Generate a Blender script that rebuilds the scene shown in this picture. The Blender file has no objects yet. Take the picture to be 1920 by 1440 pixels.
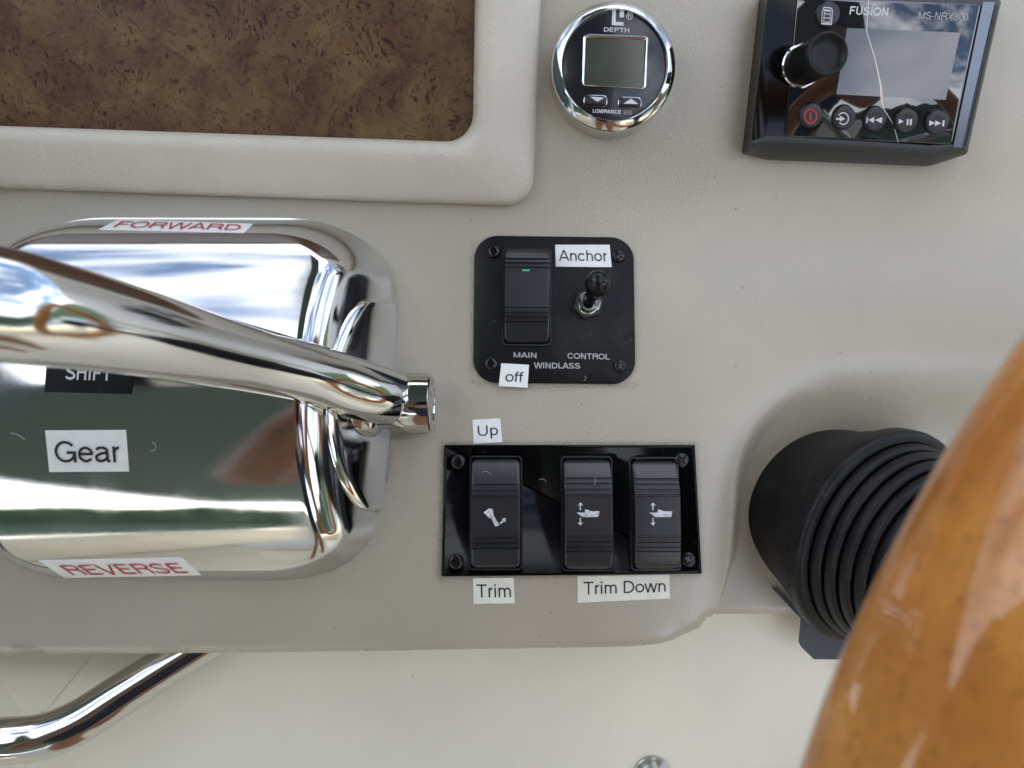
import bpy, bmesh, math, random
import numpy as np
from mathutils import Vector, Matrix
random.seed(4)
S = 0.00026            # metres per design unit (about one photo pixel on the dash)
F = 1387.0             # camera distance from the dash, design units
D = F*S
TILT = math.radians(40)
R = Matrix.Rotation(TILT, 4, 'X')      # the dash slopes; this puts it upright in the world
C = bpy.context.scene
COL = C.collection
# ------------------------------------------------------------------ camera
cam_d = bpy.data.cameras.new('camera'); cam = bpy.data.objects.new('camera', cam_d); COL.objects.link(cam)
cam_d.sensor_width = 36; cam_d.lens = 36*F/1920; cam_d.clip_start = 0.004; cam_d.clip_end = 5000
cam_d.dof.use_dof = True; cam_d.dof.focus_distance = D*0.99; cam_d.dof.aperture_fstop = 10.0
cam.matrix_world = R @ Matrix.Translation((0, 0, D)); C.camera = cam
# ------------------------------------------------------------------ sky
SUN_EL, SUN_AZ = math.radians(33), math.radians(205)     # behind the skipper and to port
w = bpy.data.worlds.new('World'); C.world = w; w.use_nodes = True
nt = w.node_tree; nt.nodes.clear()
def N(nt, t, **k):
    n = nt.nodes.new(t)
    for a, v in k.items(): setattr(n, a, v)
    return n
sky = N(nt, 'ShaderNodeTexSky', sky_type='NISHITA', sun_disc=False, sun_elevation=SUN_EL, sun_rotation=SUN_AZ)
sky.air_density = 1.0; sky.dust_density = 1.2
tc = N(nt, 'ShaderNodeTexCoord'); mp = N(nt, 'ShaderNodeMapping'); mp.inputs['Scale'].default_value = (1, 1, 2.4)
ns = N(nt, 'ShaderNodeTexNoise'); ns.inputs['Scale'].default_value = 2.3; ns.inputs['Detail'].default_value = 9; ns.inputs['Roughness'].default_value = .58
rp = N(nt, 'ShaderNodeValToRGB'); rp.color_ramp.elements[0].position = .42; rp.color_ramp.elements[1].position = .62
mx = N(nt, 'ShaderNodeMixRGB'); mx.inputs[2].default_value = (9.1, 9.35, 9.9, 1)
bg = N(nt, 'ShaderNodeBackground'); bg.inputs['Strength'].default_value = 0.12; out = N(nt, 'ShaderNodeOutputWorld')
L_ = nt.links.new
L_(tc.outputs['Generated'], mp.inputs[0]); L_(mp.outputs[0], ns.inputs[0]); L_(ns.outputs[0], rp.inputs[0])
L_(rp.outputs[0], mx.inputs[0]); L_(sky.outputs[0], mx.inputs[1]); L_(mx.outputs[0], bg.inputs[0]); L_(bg.outputs[0], out.inputs[0])
sd = bpy.data.lights.new('sun', 'SUN'); sd.energy = 3.6; sd.angle = math.radians(.53); sd.color = (1, .95, .86)
sun = bpy.data.objects.new('sun', sd); COL.objects.link(sun)
dirv = Vector((math.sin(SUN_AZ)*math.cos(SUN_EL), math.cos(SUN_AZ)*math.cos(SUN_EL), math.sin(SUN_EL)))
sun.rotation_euler = dirv.to_track_quat('Z', 'Y').to_euler(); sun.location = dirv*8
C.view_settings.view_transform = 'Standard'; C.view_settings.look = 'None'
C.view_settings.exposure = 1.56; C.view_settings.gamma = 1
# ------------------------------------------------------------------ materials
def mat(name, col, rough=.5, metal=0, coat=0, spec=.5, bump=None, mott=None, dust=0, rvar=0, emis=None):
    """bump: list of (type, scale per metre, strength, distance); mott: (scale, amount); dust: pale lint specks"""
    m = bpy.data.materials.new(name); m.use_nodes = True; t = m.node_tree; b = t.nodes['Principled BSDF']
    b.inputs['Base Color'].default_value = (*col, 1); b.inputs['Roughness'].default_value = rough
    b.inputs['Metallic'].default_value = metal; b.inputs['Specular IOR Level'].default_value = spec
    if coat: b.inputs['Coat Weight'].default_value = coat; b.inputs['Coat Roughness'].default_value = .04
    if emis: b.inputs['Emission Color'].default_value = (*emis[0], 1); b.inputs['Emission Strength'].default_value = emis[1]
    o = N(t, 'ShaderNodeTexCoord'); co = o.outputs['Object']; cur = None
    def noise(sc, det=3, r=.55, vec=None):
        n = N(t, 'ShaderNodeTexNoise'); n.inputs['Scale'].default_value = sc; n.inputs['Detail'].default_value = det; n.inputs['Roughness'].default_value = r
        t.links.new(vec or co, n.inputs[0]); return n.outputs[0]
    def ramp(src, a, c, v0=0, v1=1):
        n = N(t, 'ShaderNodeMapRange'); n.inputs[1].default_value = a; n.inputs[2].default_value = c; n.inputs[3].default_value = v0; n.inputs[4].default_value = v1
        t.links.new(src, n.inputs[0]); return n.outputs[0]
    def mix(fac, A, B, mode='MIX'):
        n = N(t, 'ShaderNodeMixRGB', blend_type=mode)
        for i, v in ((0, fac), (1, A), (2, B)):
            if isinstance(v, (int, float)): n.inputs[i].default_value = v
            elif isinstance(v, tuple): n.inputs[i].default_value = (*v, 1)
            else: t.links.new(v, n.inputs[i])
        return n.outputs[0]
    base = tuple(col)
    if mott:
        f = ramp(noise(mott[0], 4), .3, .7, 1-mott[1], 1+mott[1])
        mm = N(t, 'ShaderNodeMixRGB', blend_type='MULTIPLY'); mm.inputs[0].default_value = 1; mm.inputs[1].default_value = (*col, 1)
        t.links.new(f, mm.inputs[2]); base = mm.outputs[0]
    if dust:
        v = N(t, 'ShaderNodeTexVoronoi'); v.inputs['Scale'].default_value = 430; t.links.new(co, v.inputs[0])
        sp = ramp(v.outputs['Distance'], .05, .13, 1, 0)
        g = ramp(noise(160, 2), .5, .62); q = N(t, 'ShaderNodeMath', operation='MULTIPLY'); t.links.new(sp, q.inputs[0]); t.links.new(g, q.inputs[1])
        q2 = N(t, 'ShaderNodeMath', operation='MULTIPLY'); t.links.new(q.outputs[0], q2.inputs[0]); q2.inputs[1].default_value = dust
        hz = ramp(noise(40, 5, .7), .5, .85, 0, dust*.10); q3 = N(t, 'ShaderNodeMath', operation='MAXIMUM'); t.links.new(q2.outputs[0], q3.inputs[0]); t.links.new(hz, q3.inputs[1])
        base = mix(q3.outputs[0], base, (.42, .40, .36))
    if not isinstance(base, tuple): t.links.new(base, b.inputs['Base Color'])
    if rvar:
        t.links.new(ramp(noise(60, 6, .7), .35, .75, rough, rough+rvar), b.inputs['Roughness'])
    if bump:
        prev = None
        for (ty, sc, st, di) in bump:
            if ty == 'noise': src = noise(sc, 4, .6)
            elif ty == 'fine': src = noise(sc, 1, .5)
            elif ty == 'vor':
                nn = noise(sc*.35, 3); 
                vm = N(t, 'ShaderNodeVectorMath', operation='MULTIPLY_ADD'); cn = N(t, 'ShaderNodeTexNoise'); cn.inputs['Scale'].default_value = sc*.5; t.links.new(co, cn.inputs[0])
                t.links.new(cn.outputs['Color'], vm.inputs[0]); vm.inputs[1].default_value = (1.6/sc,)*3; t.links.new(co, vm.inputs[2])
                v = N(t, 'ShaderNodeTexVoronoi', feature='DISTANCE_TO_EDGE'); v.inputs['Scale'].default_value = sc; t.links.new(vm.outputs[0], v.inputs[0])
                src = ramp(v.outputs['Distance'], 0, .25)
            elif ty == 'scratch_glint':
                mpp = N(t, 'ShaderNodeMapping'); mpp.inputs['Scale'].default_value = (1, 14, 14); mpp.inputs['Rotation'].default_value = (.2, .3, .5); t.links.new(co, mpp.inputs[0]); src = noise(sc, 3, .7, mpp.outputs[0])
            bn = N(t, 'ShaderNodeBump'); bn.inputs['Strength'].default_value = st; bn.inputs['Distance'].default_value = di
            t.links.new(src, bn.inputs['Height'])
            if prev: t.links.new(prev, bn.inputs['Normal'])
            prev = bn.outputs[0]
        t.links.new(prev, b.inputs['Normal'])
    m['h'] = 1
    m_nodes[name] = (t, b, co, noise, ramp, mix, base)
    return m
m_nodes = {}
M = {}
M['dash'] = mat('beige_textured_dash', (.40, .358, .275), .31, spec=1.0, bump=[('fine', 1500, .45, .0003), ('noise', 500, .15, .0004)], mott=(14, .05))
# grime and specks on the dash: colour of the dirt itself
t, b, co, noise, ramp, mix, base = m_nodes['beige_textured_dash']
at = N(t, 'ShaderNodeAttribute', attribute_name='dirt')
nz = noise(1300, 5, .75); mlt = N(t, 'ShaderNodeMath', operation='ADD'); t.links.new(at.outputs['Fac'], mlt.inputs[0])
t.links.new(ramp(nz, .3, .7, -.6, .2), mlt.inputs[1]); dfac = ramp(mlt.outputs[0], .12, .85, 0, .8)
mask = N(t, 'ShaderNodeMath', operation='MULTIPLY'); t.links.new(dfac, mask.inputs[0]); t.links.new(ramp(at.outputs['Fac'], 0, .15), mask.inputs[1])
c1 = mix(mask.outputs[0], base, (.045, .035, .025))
v = N(t, 'ShaderNodeTexVoronoi'); v.inputs['Scale'].default_value = 95; t.links.new(co, v.inputs[0])
spk = ramp(v.outputs['Distance'], .035, .075, 1, 0); sel = ramp(noise(31, 2), .52, .56); q = N(t, 'ShaderNodeMath', operation='MULTIPLY')
t.links.new(spk, q.inputs[0]); t.links.new(sel, q.inputs[1]); qq = N(t, 'ShaderNodeMath', operation='MULTIPLY'); t.links.new(q.outputs[0], qq.inputs[0]); qq.inputs[1].default_value = .45
c2 = mix(qq.outputs[0], c1, (.06, .045, .035)); t.links.new(c2, b.inputs['Base Color'])
M['cream'] = mat('cream_gelcoat', (.78, .745, .62), .38, spec=.4, bump=[('fine', 900, .05, .0003)], mott=(22, .03))
t, b, co, noise, ramp, mix, base = m_nodes['cream_gelcoat']
v = N(t, 'ShaderNodeTexVoronoi'); v.inputs['Scale'].default_value = 34; t.links.new(co, v.inputs[0])
spk = ramp(v.outputs['Distance'], .018, .04, .6, 0); c2 = mix(spk, base, (.25, .22, .17)); t.links.new(c2, b.inputs['Base Color'])
M['vinyl'] = mat('padded_vinyl', (.57, .52, .43), .34, spec=.6, bump=[('vor', 640, .32, .0003), ('noise', 130, .5, .0007), ('fine', 1300, .4, .0003)], mott=(30, .04))
M['chrome'] = mat('polished_chrome', (.66, .66, .655), .03, 1, bump=[('scratch_glint', 700, .035, .0001), ('noise', 45, .035, .0006)], rvar=.09, dust=.3)
M['steel'] = mat('polished_steel', (.70, .70, .69), .07, 1, rvar=.06)
M['dull'] = mat('dull_steel', (.45, .45, .42), .35, 1, bump=[('noise', 500, .1, .0003)])
M['black'] = mat('matt_black_plate', (.005, .005, .006), .42, spec=.22, bump=[('fine', 1800, .08, .0002)], dust=.45)
M['gloss'] = mat('gloss_black_plate', (.002, .002, .0025), .12, spec=.22, dust=.3)
M['rocker'] = mat('black_rocker_plastic', (.010, .012, .016), .33, spec=.7, bump=[('fine', 2500, .12, .0002)], dust=.3)
M['rubber'] = mat('black_rubber', (.004, .004, .005), .42, spec=.28, bump=[('noise', 700, .12, .0003)], dust=.35)
M['ball'] = mat('black_soft_plastic', (.006, .006, .007), .25, spec=.35)
M['screw'] = mat('black_screw', (.008, .008, .009), .18, .0, spec=.5)
M['face'] = mat('gauge_face_black', (.010, .011, .014), .22, coat=.3, dust=.25)
M['glass'] = mat('glossy_black_glass', (.008, .009, .013), .04, spec=1.0, coat=.9, dust=.08)
M['lcdr'] = mat('radio_display', (.045, .042, .042), .05, spec=1.0, coat=.5, dust=.12)
M['lcd'] = mat('grey_green_display', (.060, .068, .050), .12, dust=.25, mott=(60, .2))
M['cap'] = mat('charcoal_plastic', (.035, .038, .042), .45, bump=[('fine', 2000, .1, .0002)])
M['btn'] = mat('black_button_rubber', (.012, .014, .016), .38)
M['paper'] = mat('white_label_tape', (.84, .86, .83), .45, mott=(200, .03), bump=[('noise', 300, .08, .0003)])
M['paperold'] = mat('worn_cream_label_tape', (.78, .77, .66), .5, mott=(150, .07), bump=[('noise', 300, .15, .0003)])
M['ink'] = mat('black_ink', (.008, .008, .010), .5)
M['redink'] = mat('red_ink', (.50, .045, .06), .5)
M['white'] = mat('white_print', (.62, .64, .66), .5)
M['grey'] = mat('grey_print', (.42, .42, .42), .5)
M['icon'] = mat('worn_white_print', (.55, .56, .57), .5, mott=(900, .5))
M['redg'] = mat('red_print', (.45, .02, .03), .4)
M['green'] = mat('lit_green_lens', (.02, .25, .12), .3, emis=((.05, .8, .4), .12))
M['trim'] = mat('sky_reflection_trim', (.16, .18, .21), .3, .8)  # grey-blue stands in for sky mirrored in the gloss edge
M['glint'] = mat('painted_glint', (.75, .66, .58), .25)  # pale colour standing in for a glint reflected in the glass
# burl veneer
m = mat('burl_veneer', (.1, .06, .03), .40, spec=.25); M['burl'] = m
t, b, co, noise, ramp, mix, base = m_nodes['burl_veneer']
warp = N(t, 'ShaderNodeTexNoise'); warp.inputs['Scale'].default_value = 38; warp.inputs['Detail'].default_value = 4; t.links.new(co, warp.inputs[0])
vm = N(t, 'ShaderNodeVectorMath', operation='MULTIPLY_ADD'); t.links.new(warp.outputs['Color'], vm.inputs[0]); vm.inputs[1].default_value = (.03,)*3; t.links.new(co, vm.inputs[2]); wv = vm.outputs[0]
big = ramp(noise(48, 6, .65, wv), .38, .62)
c = mix(big, (.082, .037, .021), (.165, .100, .045))
c = mix(ramp(noise(50, 3, .5), .45, .60, 0, .55), c, (.105, .050, .027))
fl = ramp(noise(300, 6, .75, wv), .52, .60, 0, .55); c = mix(fl, c, (.035, .014, .008))
for rot_, sc_ in ((.7, 330), (-.5, 410)):
    mp2 = N(t, 'ShaderNodeMapping'); mp2.inputs['Scale'].default_value = (1, .34, 1); mp2.inputs['Rotation'].default_value = (0, 0, rot_); t.links.new(wv, mp2.inputs[0])
    v2 = N(t, 'ShaderNodeTexVoronoi'); v2.inputs['Scale'].default_value = sc_; t.links.new(mp2.outputs[0], v2.inputs[0])
    fk = N(t, 'ShaderNodeMath', operation='MULTIPLY'); t.links.new(ramp(v2.outputs['Distance'], .20, .30, 1, 0), fk.inputs[0]); t.links.new(ramp(noise(44+sc_*.05, 4, .7), .50, .56), fk.inputs[1])
    fk2 = N(t, 'ShaderNodeMath', operation='MULTIPLY'); t.links.new(fk.outputs[0], fk2.inputs[0]); fk2.inputs[1].default_value = .85
    c = mix(fk2.outputs[0], c, (.018, .008, .006))
v3 = N(t, 'ShaderNodeTexVoronoi'); v3.inputs['Scale'].default_value = 95; t.links.new(wv, v3.inputs[0])
r1 = ramp(v3.outputs['Distance'], .07, .13); r2 = ramp(v3.outputs['Distance'], .14, .22, 1, 0)
rr_ = N(t, 'ShaderNodeMath', operation='MULTIPLY'); t.links.new(r1, rr_.inputs[0]); t.links.new(r2, rr_.inputs[1])
rs = N(t, 'ShaderNodeMath', operation='MULTIPLY'); t.links.new(rr_.outputs[0], rs.inputs[0]); t.links.new(ramp(noise(26, 2), .47, .53, 0, .8), rs.inputs[1])
c = mix(rs.outputs[0], c, (.025, .011, .008)); t.links.new(c, b.inputs['Base Color'])
# varnished wood
m = mat('varnished_orange_wood', (.5, .2, .05), .5, coat=1.0, spec=.15); M['wood'] = m
t, b, co, noise, ramp, mix, base = m_nodes['varnished_orange_wood']
c = mix(ramp(noise(34, 5, .6), .32, .68), (.42, .140, .022), (.66, .280, .058))
ga = N(t, 'ShaderNodeAttribute', attribute_name='grain')
c = mix(ramp(noise(1, 6, .7, ga.outputs['Vector']), .50, .70, 0, .4), c, (.32, .11, .018))
mp3 = N(t, 'ShaderNodeMapping'); mp3.inputs['Scale'].default_value = (1, 1, 1); t.links.new(co, mp3.inputs[0])
c = mix(ramp(noise(150, 6, .8), .56, .70, 0, .55), c, (.33, .11, .018)); c = mix(ramp(noise(520, 3, .6), .58, .66, 0, .5), c, (.17, .055, .011))
t.links.new(c, b.inputs['Base Color'])
# ------------------------------------------------------------------ projection helpers (photo pixel -> point in the dash frame)
def zbase(X, Y):
    X = np.asarray(X, float); Y = np.asarray(Y, float)
    s0, s1, a, c = -.12, .28, 230., 400.
    z = np.where(Y < a, s0*Y, np.where(Y < c, s0*Y+(s1-s0)*(Y-a)**2/(2*(c-a)), s0*c+(s1-s0)*(c-a)/2+s1*(Y-c)))
    return z
def P(px, py, z): k = 1-z/F; return Vector(((px-960)*k, (720-py)*k, z))
def hit(px, py, dz=0, fn=zbase):
    z = 0.
    for _ in range(60): k = 1-z/F; z = float(fn((px-960)*k, (720-py)*k))+dz
    return P(px, py, z)
class Fr:
    """a frame on the dash: origin o, axes u (right), v (up), n (out)"""
    def __init__(s, px, py, rot=0, slope=None, lift=0):
        o = hit(px, py); sy = slope if slope is not None else (float(zbase(o.x, o.y+2))-float(zbase(o.x, o.y-2)))/4
        n = Vector((0, -sy, 1)).normalized(); u = Vector((1, 0, 0)); v = n.cross(u)
        a = math.radians(rot); s.u = u*math.cos(a)+v*math.sin(a); s.v = n.cross(s.u); s.n = n; s.o = o+n*lift
    def g(s, u, v, h=0): return s.o+s.u*u+s.v*v+s.n*h
    def uv(s, px, py, h=0):
        c0 = Vector((0, 0, F)); d = Vector((px-960, 720-py, -F)); tt = (s.g(0, 0, h)-c0).dot(s.n)/d.dot(s.n); q = c0+d*tt-s.o
        return (q.dot(s.u), q.dot(s.v))
    def p3(s, px, py, h=0): a = s.uv(px, py, h); return s.g(a[0], a[1], h)
# ------------------------------------------------------------------ object helpers
def thing(name, label, cat, loc, group=None, kind=None):
    o = bpy.data.objects.new(name, None); COL.objects.link(o); o.empty_display_size = .01
    o.location = Vector(loc)*S; o['label'] = label; o['category'] = cat
    if group: o['group'] = group
    if kind: o['kind'] = kind
    o['base'] = list(o.location); return o
def root(p):
    while p.parent: p = p.parent
    return p
def mk(name, V, Fc, m, parent=None, smooth=True, sharp=None, label=None, loc=None, auto=None):
    me = bpy.data.meshes.new(name)
    org = Vector(root(parent)['base']) if parent else (Vector(loc)*S if loc is not None else Vector((0, 0, 0)))
    if isinstance(V, np.ndarray): VV = (V*S-np.array(org)).tolist()
    else: VV = [tuple(Vector(a)*S-org) for a in V]
    me.from_pydata(VV, [], Fc); me.materials.append(M[m]); me.validate()
    bm = bmesh.new(); bm.from_mesh(me); bmesh.ops.recalc_face_normals(bm, faces=bm.faces); bm.to_mesh(me); bm.free()
    if smooth:
        me.polygons.foreach_set('use_smooth', [True]*len(me.polygons))
        if auto: me.set_sharp_from_angle(angle=math.radians(auto))
    o = bpy.data.objects.new(name, me); COL.objects.link(o)
    if parent: o.parent = parent
    else: o.location = org; o['base'] = list(org)
    if label: o['label'] = label
    return o
def tag(o, label, cat, group=None, kind=None):
    o['label'] = label; o['category'] = cat
    if group: o['group'] = group
    if kind: o['kind'] = kind
    return o
def rings(rs, close=True, cap0=True, cap1=True):
    """faces for stacked rings of equal length"""
    n = len(rs[0]); V = [p for r in rs for p in r]; Fc = []
    for i in range(len(rs)-1):
        for j in range(n if close else n-1):
            k = (j+1) % n; Fc.append((i*n+j, i*n+k, (i+1)*n+k, (i+1)*n+j))
    if cap0: Fc.append(tuple(range(n))[::-1])
    if cap1: Fc.append(tuple(range((len(rs)-1)*n, len(rs)*n)))
    return V, Fc
def rpoly(pts, rad, n=7):
    """round the corners of a 2-D polygon"""
    out = []; m_ = len(pts)
    for i in range(m_):
        p0, p, p1 = Vector(pts[i-1][:2]), Vector(pts[i][:2]), Vector(pts[(i+1) % m_][:2])
        r = rad[i] if isinstance(rad, (list, tuple)) else rad
        if r <= 0: out.append(tuple(p)); continue
        a, c = (p0-p).normalized(), (p1-p).normalized(); ang = a.angle(c); d = min(r/math.tan(ang/2), .48*(p0-p).length, .48*(p1-p).length); r2 = d*math.tan(ang/2)
        cen = p+(a+c).normalized()*r2/math.sin(ang/2); s, e = p+a*d-cen, p+c*d-cen
        for k in range(n+1):
            q = s.lerp(e, k/n)
            th = k/n; w0 = math.sin((1-th)*(math.pi-ang)); w1 = math.sin(th*(math.pi-ang)); sn = math.sin(math.pi-ang)
            q = (s*w0+e*w1)/sn if abs(sn) > 1e-6 else q
            out.append(tuple(cen+q))
    return out
def inset(poly, d):
    n = len(poly); A = sum(poly[i][0]*poly[(i+1) % n][1]-poly[(i+1) % n][0]*poly[i][1] for i in range(n)); sg = 1 if A > 0 else -1
    out = []
    for i in range(n):
        p0, p, p1 = Vector(poly[i-1]), Vector(poly[i]), Vector(poly[(i+1) % n])
        e0, e1 = (p-p0), (p1-p)
        if e0.length < 1e-6: e0 = e1
        if e1.length < 1e-6: e1 = e0
        e0.normalize(); e1.normalize(); n0 = Vector((-e0.y, e0.x))*sg; n1 = Vector((-e1.y, e1.x))*sg; b_ = n0+n1
        b_ = b_/max(.35, (1+n0.dot(n1))); out.append(tuple(p+b_*d))
    return out
def slab(fr, poly, prof, cap0=False):
    """prof: list of (inset, height); poly in frame u,v"""
    return rings([[fr.g(a, b_, h) for a, b_ in inset(poly, d)] for d, h in prof], cap0=cap0)
def lathe(o, ax, prof, n=64, ref=None, cap0=False, cap1=True):
    ax = Vector(ax).normalized(); r0 = Vector(ref) if ref else (Vector((0, 1, 0)) if abs(ax.y) < .9 else Vector((1, 0, 0)))
    e1 = (r0-ax*r0.dot(ax)).normalized(); e2 = ax.cross(e1); o = Vector(o)
    return rings([[o+ax*h+(e1*math.cos(2*math.pi*k/n)+e2*math.sin(2*math.pi*k/n))*r for k in range(n)] for r, h in prof], cap0=cap0, cap1=cap1)
def catmull(pts, n):
    out = []; p = [np.array(q, float) for q in pts]; p = [2*p[0]-p[1]]+p+[2*p[-1]-p[-2]]
    for i in range(1, len(p)-2):
        for k in range(n):
            s = k/n; out.append(.5*((2*p[i])+(-p[i-1]+p[i+1])*s+(2*p[i-1]-5*p[i]+4*p[i+1]-p[i+2])*s*s+(-p[i-1]+3*p[i]-3*p[i+1]+p[i+2])*s**3))
    out.append(p[-2]); return out
def tube(path, n=40, cap=True):
    """path rows x,y,z,r"""
    rs = []; prev = None
    for i, q in enumerate(path):
        a = np.array(path[max(0, i-1)][:3]); c = np.array(path[min(len(path)-1, i+1)][:3]); tv = Vector(c-a).normalized()
        if prev is None: e = (Vector((0, 0, 1))-tv*tv.z).normalized()
        else: e = (prev-tv*prev.dot(tv)).normalized()
        prev = e; e2 = tv.cross(e); o = Vector(q[:3])
        rs.append([o+(e*math.cos(2*math.pi*k/n)+e2*math.sin(2*math.pi*k/n))*q[3] for k in range(n)])
    return rings(rs, cap0=cap, cap1=cap)
def arc_(cx, cy, rx, ry, a0, a1, n=14):
    return [(cx+rx*math.cos(math.radians(a0+(a1-a0)*k/n)), cy+ry*math.sin(math.radians(a0+(a1-a0)*k/n))) for k in range(n+1)]
def glyph(c, w):
    """a plain single-weight sans serif: advance width and centre-line strokes (cap height 1)"""
    h = w/2; X = .735; t_ = 1-h; xt = X-h; b = h; l = .1+h
    if c == 'A': return .93, [[(.05, 0), (.445, 1-.02), (.485, 1-.02), (.88, 0)], [(.19, .30), (.74, .30)]]
    if c == 'C': return 1.0, [arc_(.52, .5, .41, .5-h, 38, 322, 26)]
    if c == 'D': return 1.0, [[(l, b), (.45, b)]+arc_(.45, .5, .44, .5-h, -90, 90, 18)+[(l, t_), (l, b)]]
    if c == 'E': return .9, [[(.82, b), (l, b), (l, t_), (.81, t_)], [(l, .53), (.76, .53)]]
    if c == 'F': return .84, [[(l, 0), (l, t_), (.79, t_)], [(l, .50), (.70, .50)]]
    if c == 'G': return 1.08, [arc_(.54, .5, .43, .5-h, 36, 330, 26)+[(.94, .48)][:0], [(.60, .46), (.96, .46), (.96, 0)], arc_(.54, .5, .42, .5-h, 330, 350, 3)]
    if c == 'H': return 1.0, [[(l, 0), (l, 1)], [(1-l, 0), (1-l, 1)], [(l, .53), (1-l, .53)]]
    if c == 'I': return .39, [[(.195, 0), (.195, 1)]]
    if c == 'L': return .77, [[(l, 1), (l, b), (.73, b)]]
    if c == 'M': return 1.16, [[(l, 0), (l, 1-.03), (l+.03, .97), (.58, .03), (1.13-l, .97), (1.16-l, .97), (1.16-l, 0)]]
    if c == 'N': return 1.0, [[(l, 0), (l, .97), (l+.03, .97), (.97-l, .03), (1-l, .03), (1-l, 1)]]
    if c == 'O': return 1.08, [arc_(.54, .5, .44, .5-h, 0, 360, 36)]
    if c == 'P': return .93, [[(l, 0), (l, t_), (.58, t_)]+arc_(.58, .72, .25, .28-h, 90, -90, 12)+[(l, .44+h)]]
    if c == 'R': return 1.0, [[(l, 0), (l, t_), (.62, t_)]+arc_(.62, .73, .25, .27-h, 90, -90, 12)+[(l, .46+h)], [(.62, .46+h)]+arc_(.62, .28, .22, .2, 60, 0, 6)+[(.85, .1), (.90, 0)]]
    if c == 'S': return .93, [arc_(.46, .735, .32, .265-h, 20, 200, 14)+[(.22, .60), (.46, .51), (.70, .43)]+arc_(.46, .265, .36, .265-h, 20, -165, 14)]
    if c == 'T': return .85, [[(.03, t_), (.82, t_)], [(.425, 0), (.425, t_)]]
    if c == 'U': return 1.0, [[(l, 1), (l, .38)]+arc_(.5, .38, .5-l, .38-h, 180, 360, 18)+[(1-l, 1)]]
    if c == 'V': return .93, [[(.05, 1), (.445, .02), (.485, .02), (.88, 1)]]
    if c == 'W': return 1.3, [[(.05, 1), (.33, .02), (.36, .02), (.63, .97), (.67, .97), (.94, .02), (.97, .02), (1.25, 1)]]
    if c == 'X': return .93, [[(.07, 0), (.86, 1)], [(.07, 1), (.86, 0)]]
    if c == '-': return .46, [[(.08, .38), (.38, .38)]]
    if c == '0': return .77, [arc_(.385, .5, .29, .5-h, 0, 360, 30)]
    if c == '3': return .77, [arc_(.37, .74, .25, .26-h, 155, -90, 14)+arc_(.37, .27, .29, .27-h, 90, -160, 14)]
    if c == '5': return .77, [[(.66, t_), (.18, t_), (.12, .46), (.2, .53)]+arc_(.36, .33, .29, .33-h, 95, -160, 16)]
    if c == 'a': return .76, [arc_(.36, X-.19, .24, .19-h, 165, 30, 10)+[(.60, .56), (.60, .12), (.64, h), (.73, h)], [(.60, .45), (.34, .41)]+arc_(.29, .215, .20, .215-h, 110, 270, 10)+[(.42, h+.02), (.60, .2)]]
    if c == 'c': return .70, [arc_(.365, X/2, .29, X/2-h, 40, 320, 24)]
    if c == 'e': return .77, [[(.10, .39), (.67, .39)]+arc_(.385, X/2, .29, X/2-h, 5, 322, 26)]
    if c == 'f': return .38, [[(.17, 0), (.17, .82)]+arc_(.32, .82, .15, .18-h, 180, 90, 6)+[(.38, 1-h)], [(.02, X-h), (.36, X-h)]]
    if c == 'h': return .77, [[(l, 0), (l, 1)], [(l, .42)]+arc_(.39, .44, .385-l+.005, xt-.44, 180, 0, 14)+[(.775-l, 0)]]
    if c == 'n': return .77, [[(l, 0), (l, X)], [(l, .42)]+arc_(.39, .44, .385-l+.005, xt-.44, 180, 0, 14)+[(.775-l, 0)]]
    if c == 'i': return .31, [[(.155, 0), (.155, X)], [(.155, 1-w*1.25), (.155, 1)]]
    if c == 'm': return 1.14, [[(l, 0), (l, X)], [(l, .45)]+arc_(l+.21, .46, .21, xt-.46, 180, 0, 12)+[(l+.42, 0)], [(l+.42, .45)]+arc_(l+.63, .46, .21, xt-.46, 180, 0, 12)+[(l+.84, 0)]]
    if c == 'o': return .77, [arc_(.385, X/2, .30, X/2-h, 0, 360, 30)]
    if c == 'p': return .77, [[(l, -.28), (l, X)], arc_(.40, X/2, .26, X/2-h, 0, 360, 28)]
    if c == 'r': return .46, [[(l, 0), (l, X)], [(l, .42)]+arc_(.42, .42, .42-l, xt-.42, 180, 92, 8)]
    if c == 'w': return 1.0, [[(.04, X), (.25, .02), (.28, .02), (.48, X-.03), (.52, X-.03), (.72, .02), (.75, .02), (.96, X)]]
    return .38, []
def tmesh(s, w=.1, shear=0., res=3):
    x0 = 0; V, Fc = [], []; lay = 0
    for c in s:
        adv, sts = glyph(c, w)
        for st in sts:
            closed = len(st) > 3 and (Vector(st[0])-Vector(st[-1])).length < 1e-4; p = [Vector(q) for q in st]
            if closed: p = p[:-1]
            n = len(p); b0_ = len(V)
            for i in range(n):
                a = p[i-1] if (i > 0 or closed) else None; e_ = p[(i+1) % n] if (i < n-1 or closed) else None
                d0 = (p[i]-a).normalized() if a is not None else None; d1 = (e_-p[i]).normalized() if e_ is not None else None
                d0 = d0 or d1; d1 = d1 or d0; n0 = Vector((-d0.y, d0.x)); n1 = Vector((-d1.y, d1.x)); m_ = (n0+n1)/max(.5, 1+n0.dot(n1))
                for sg in (1, -1):
                    q = p[i]+m_*sg*w/2; V.append((x0+q.x+shear*q.y, q.y, lay))
            for i in range(n if closed else n-1):
                k = (i+1) % n; Fc.append((b0_+2*i, b0_+2*i+1, b0_+2*k+1, b0_+2*k))
            lay = (lay+1) % 5
        x0 += adv
    V = np.array(V, float); mn, mxx = V[:, :2].min(0), V[:, :2].max(0); V[:, :2] = (V[:, :2]-mn)/(mxx-mn); return V, Fc
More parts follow.
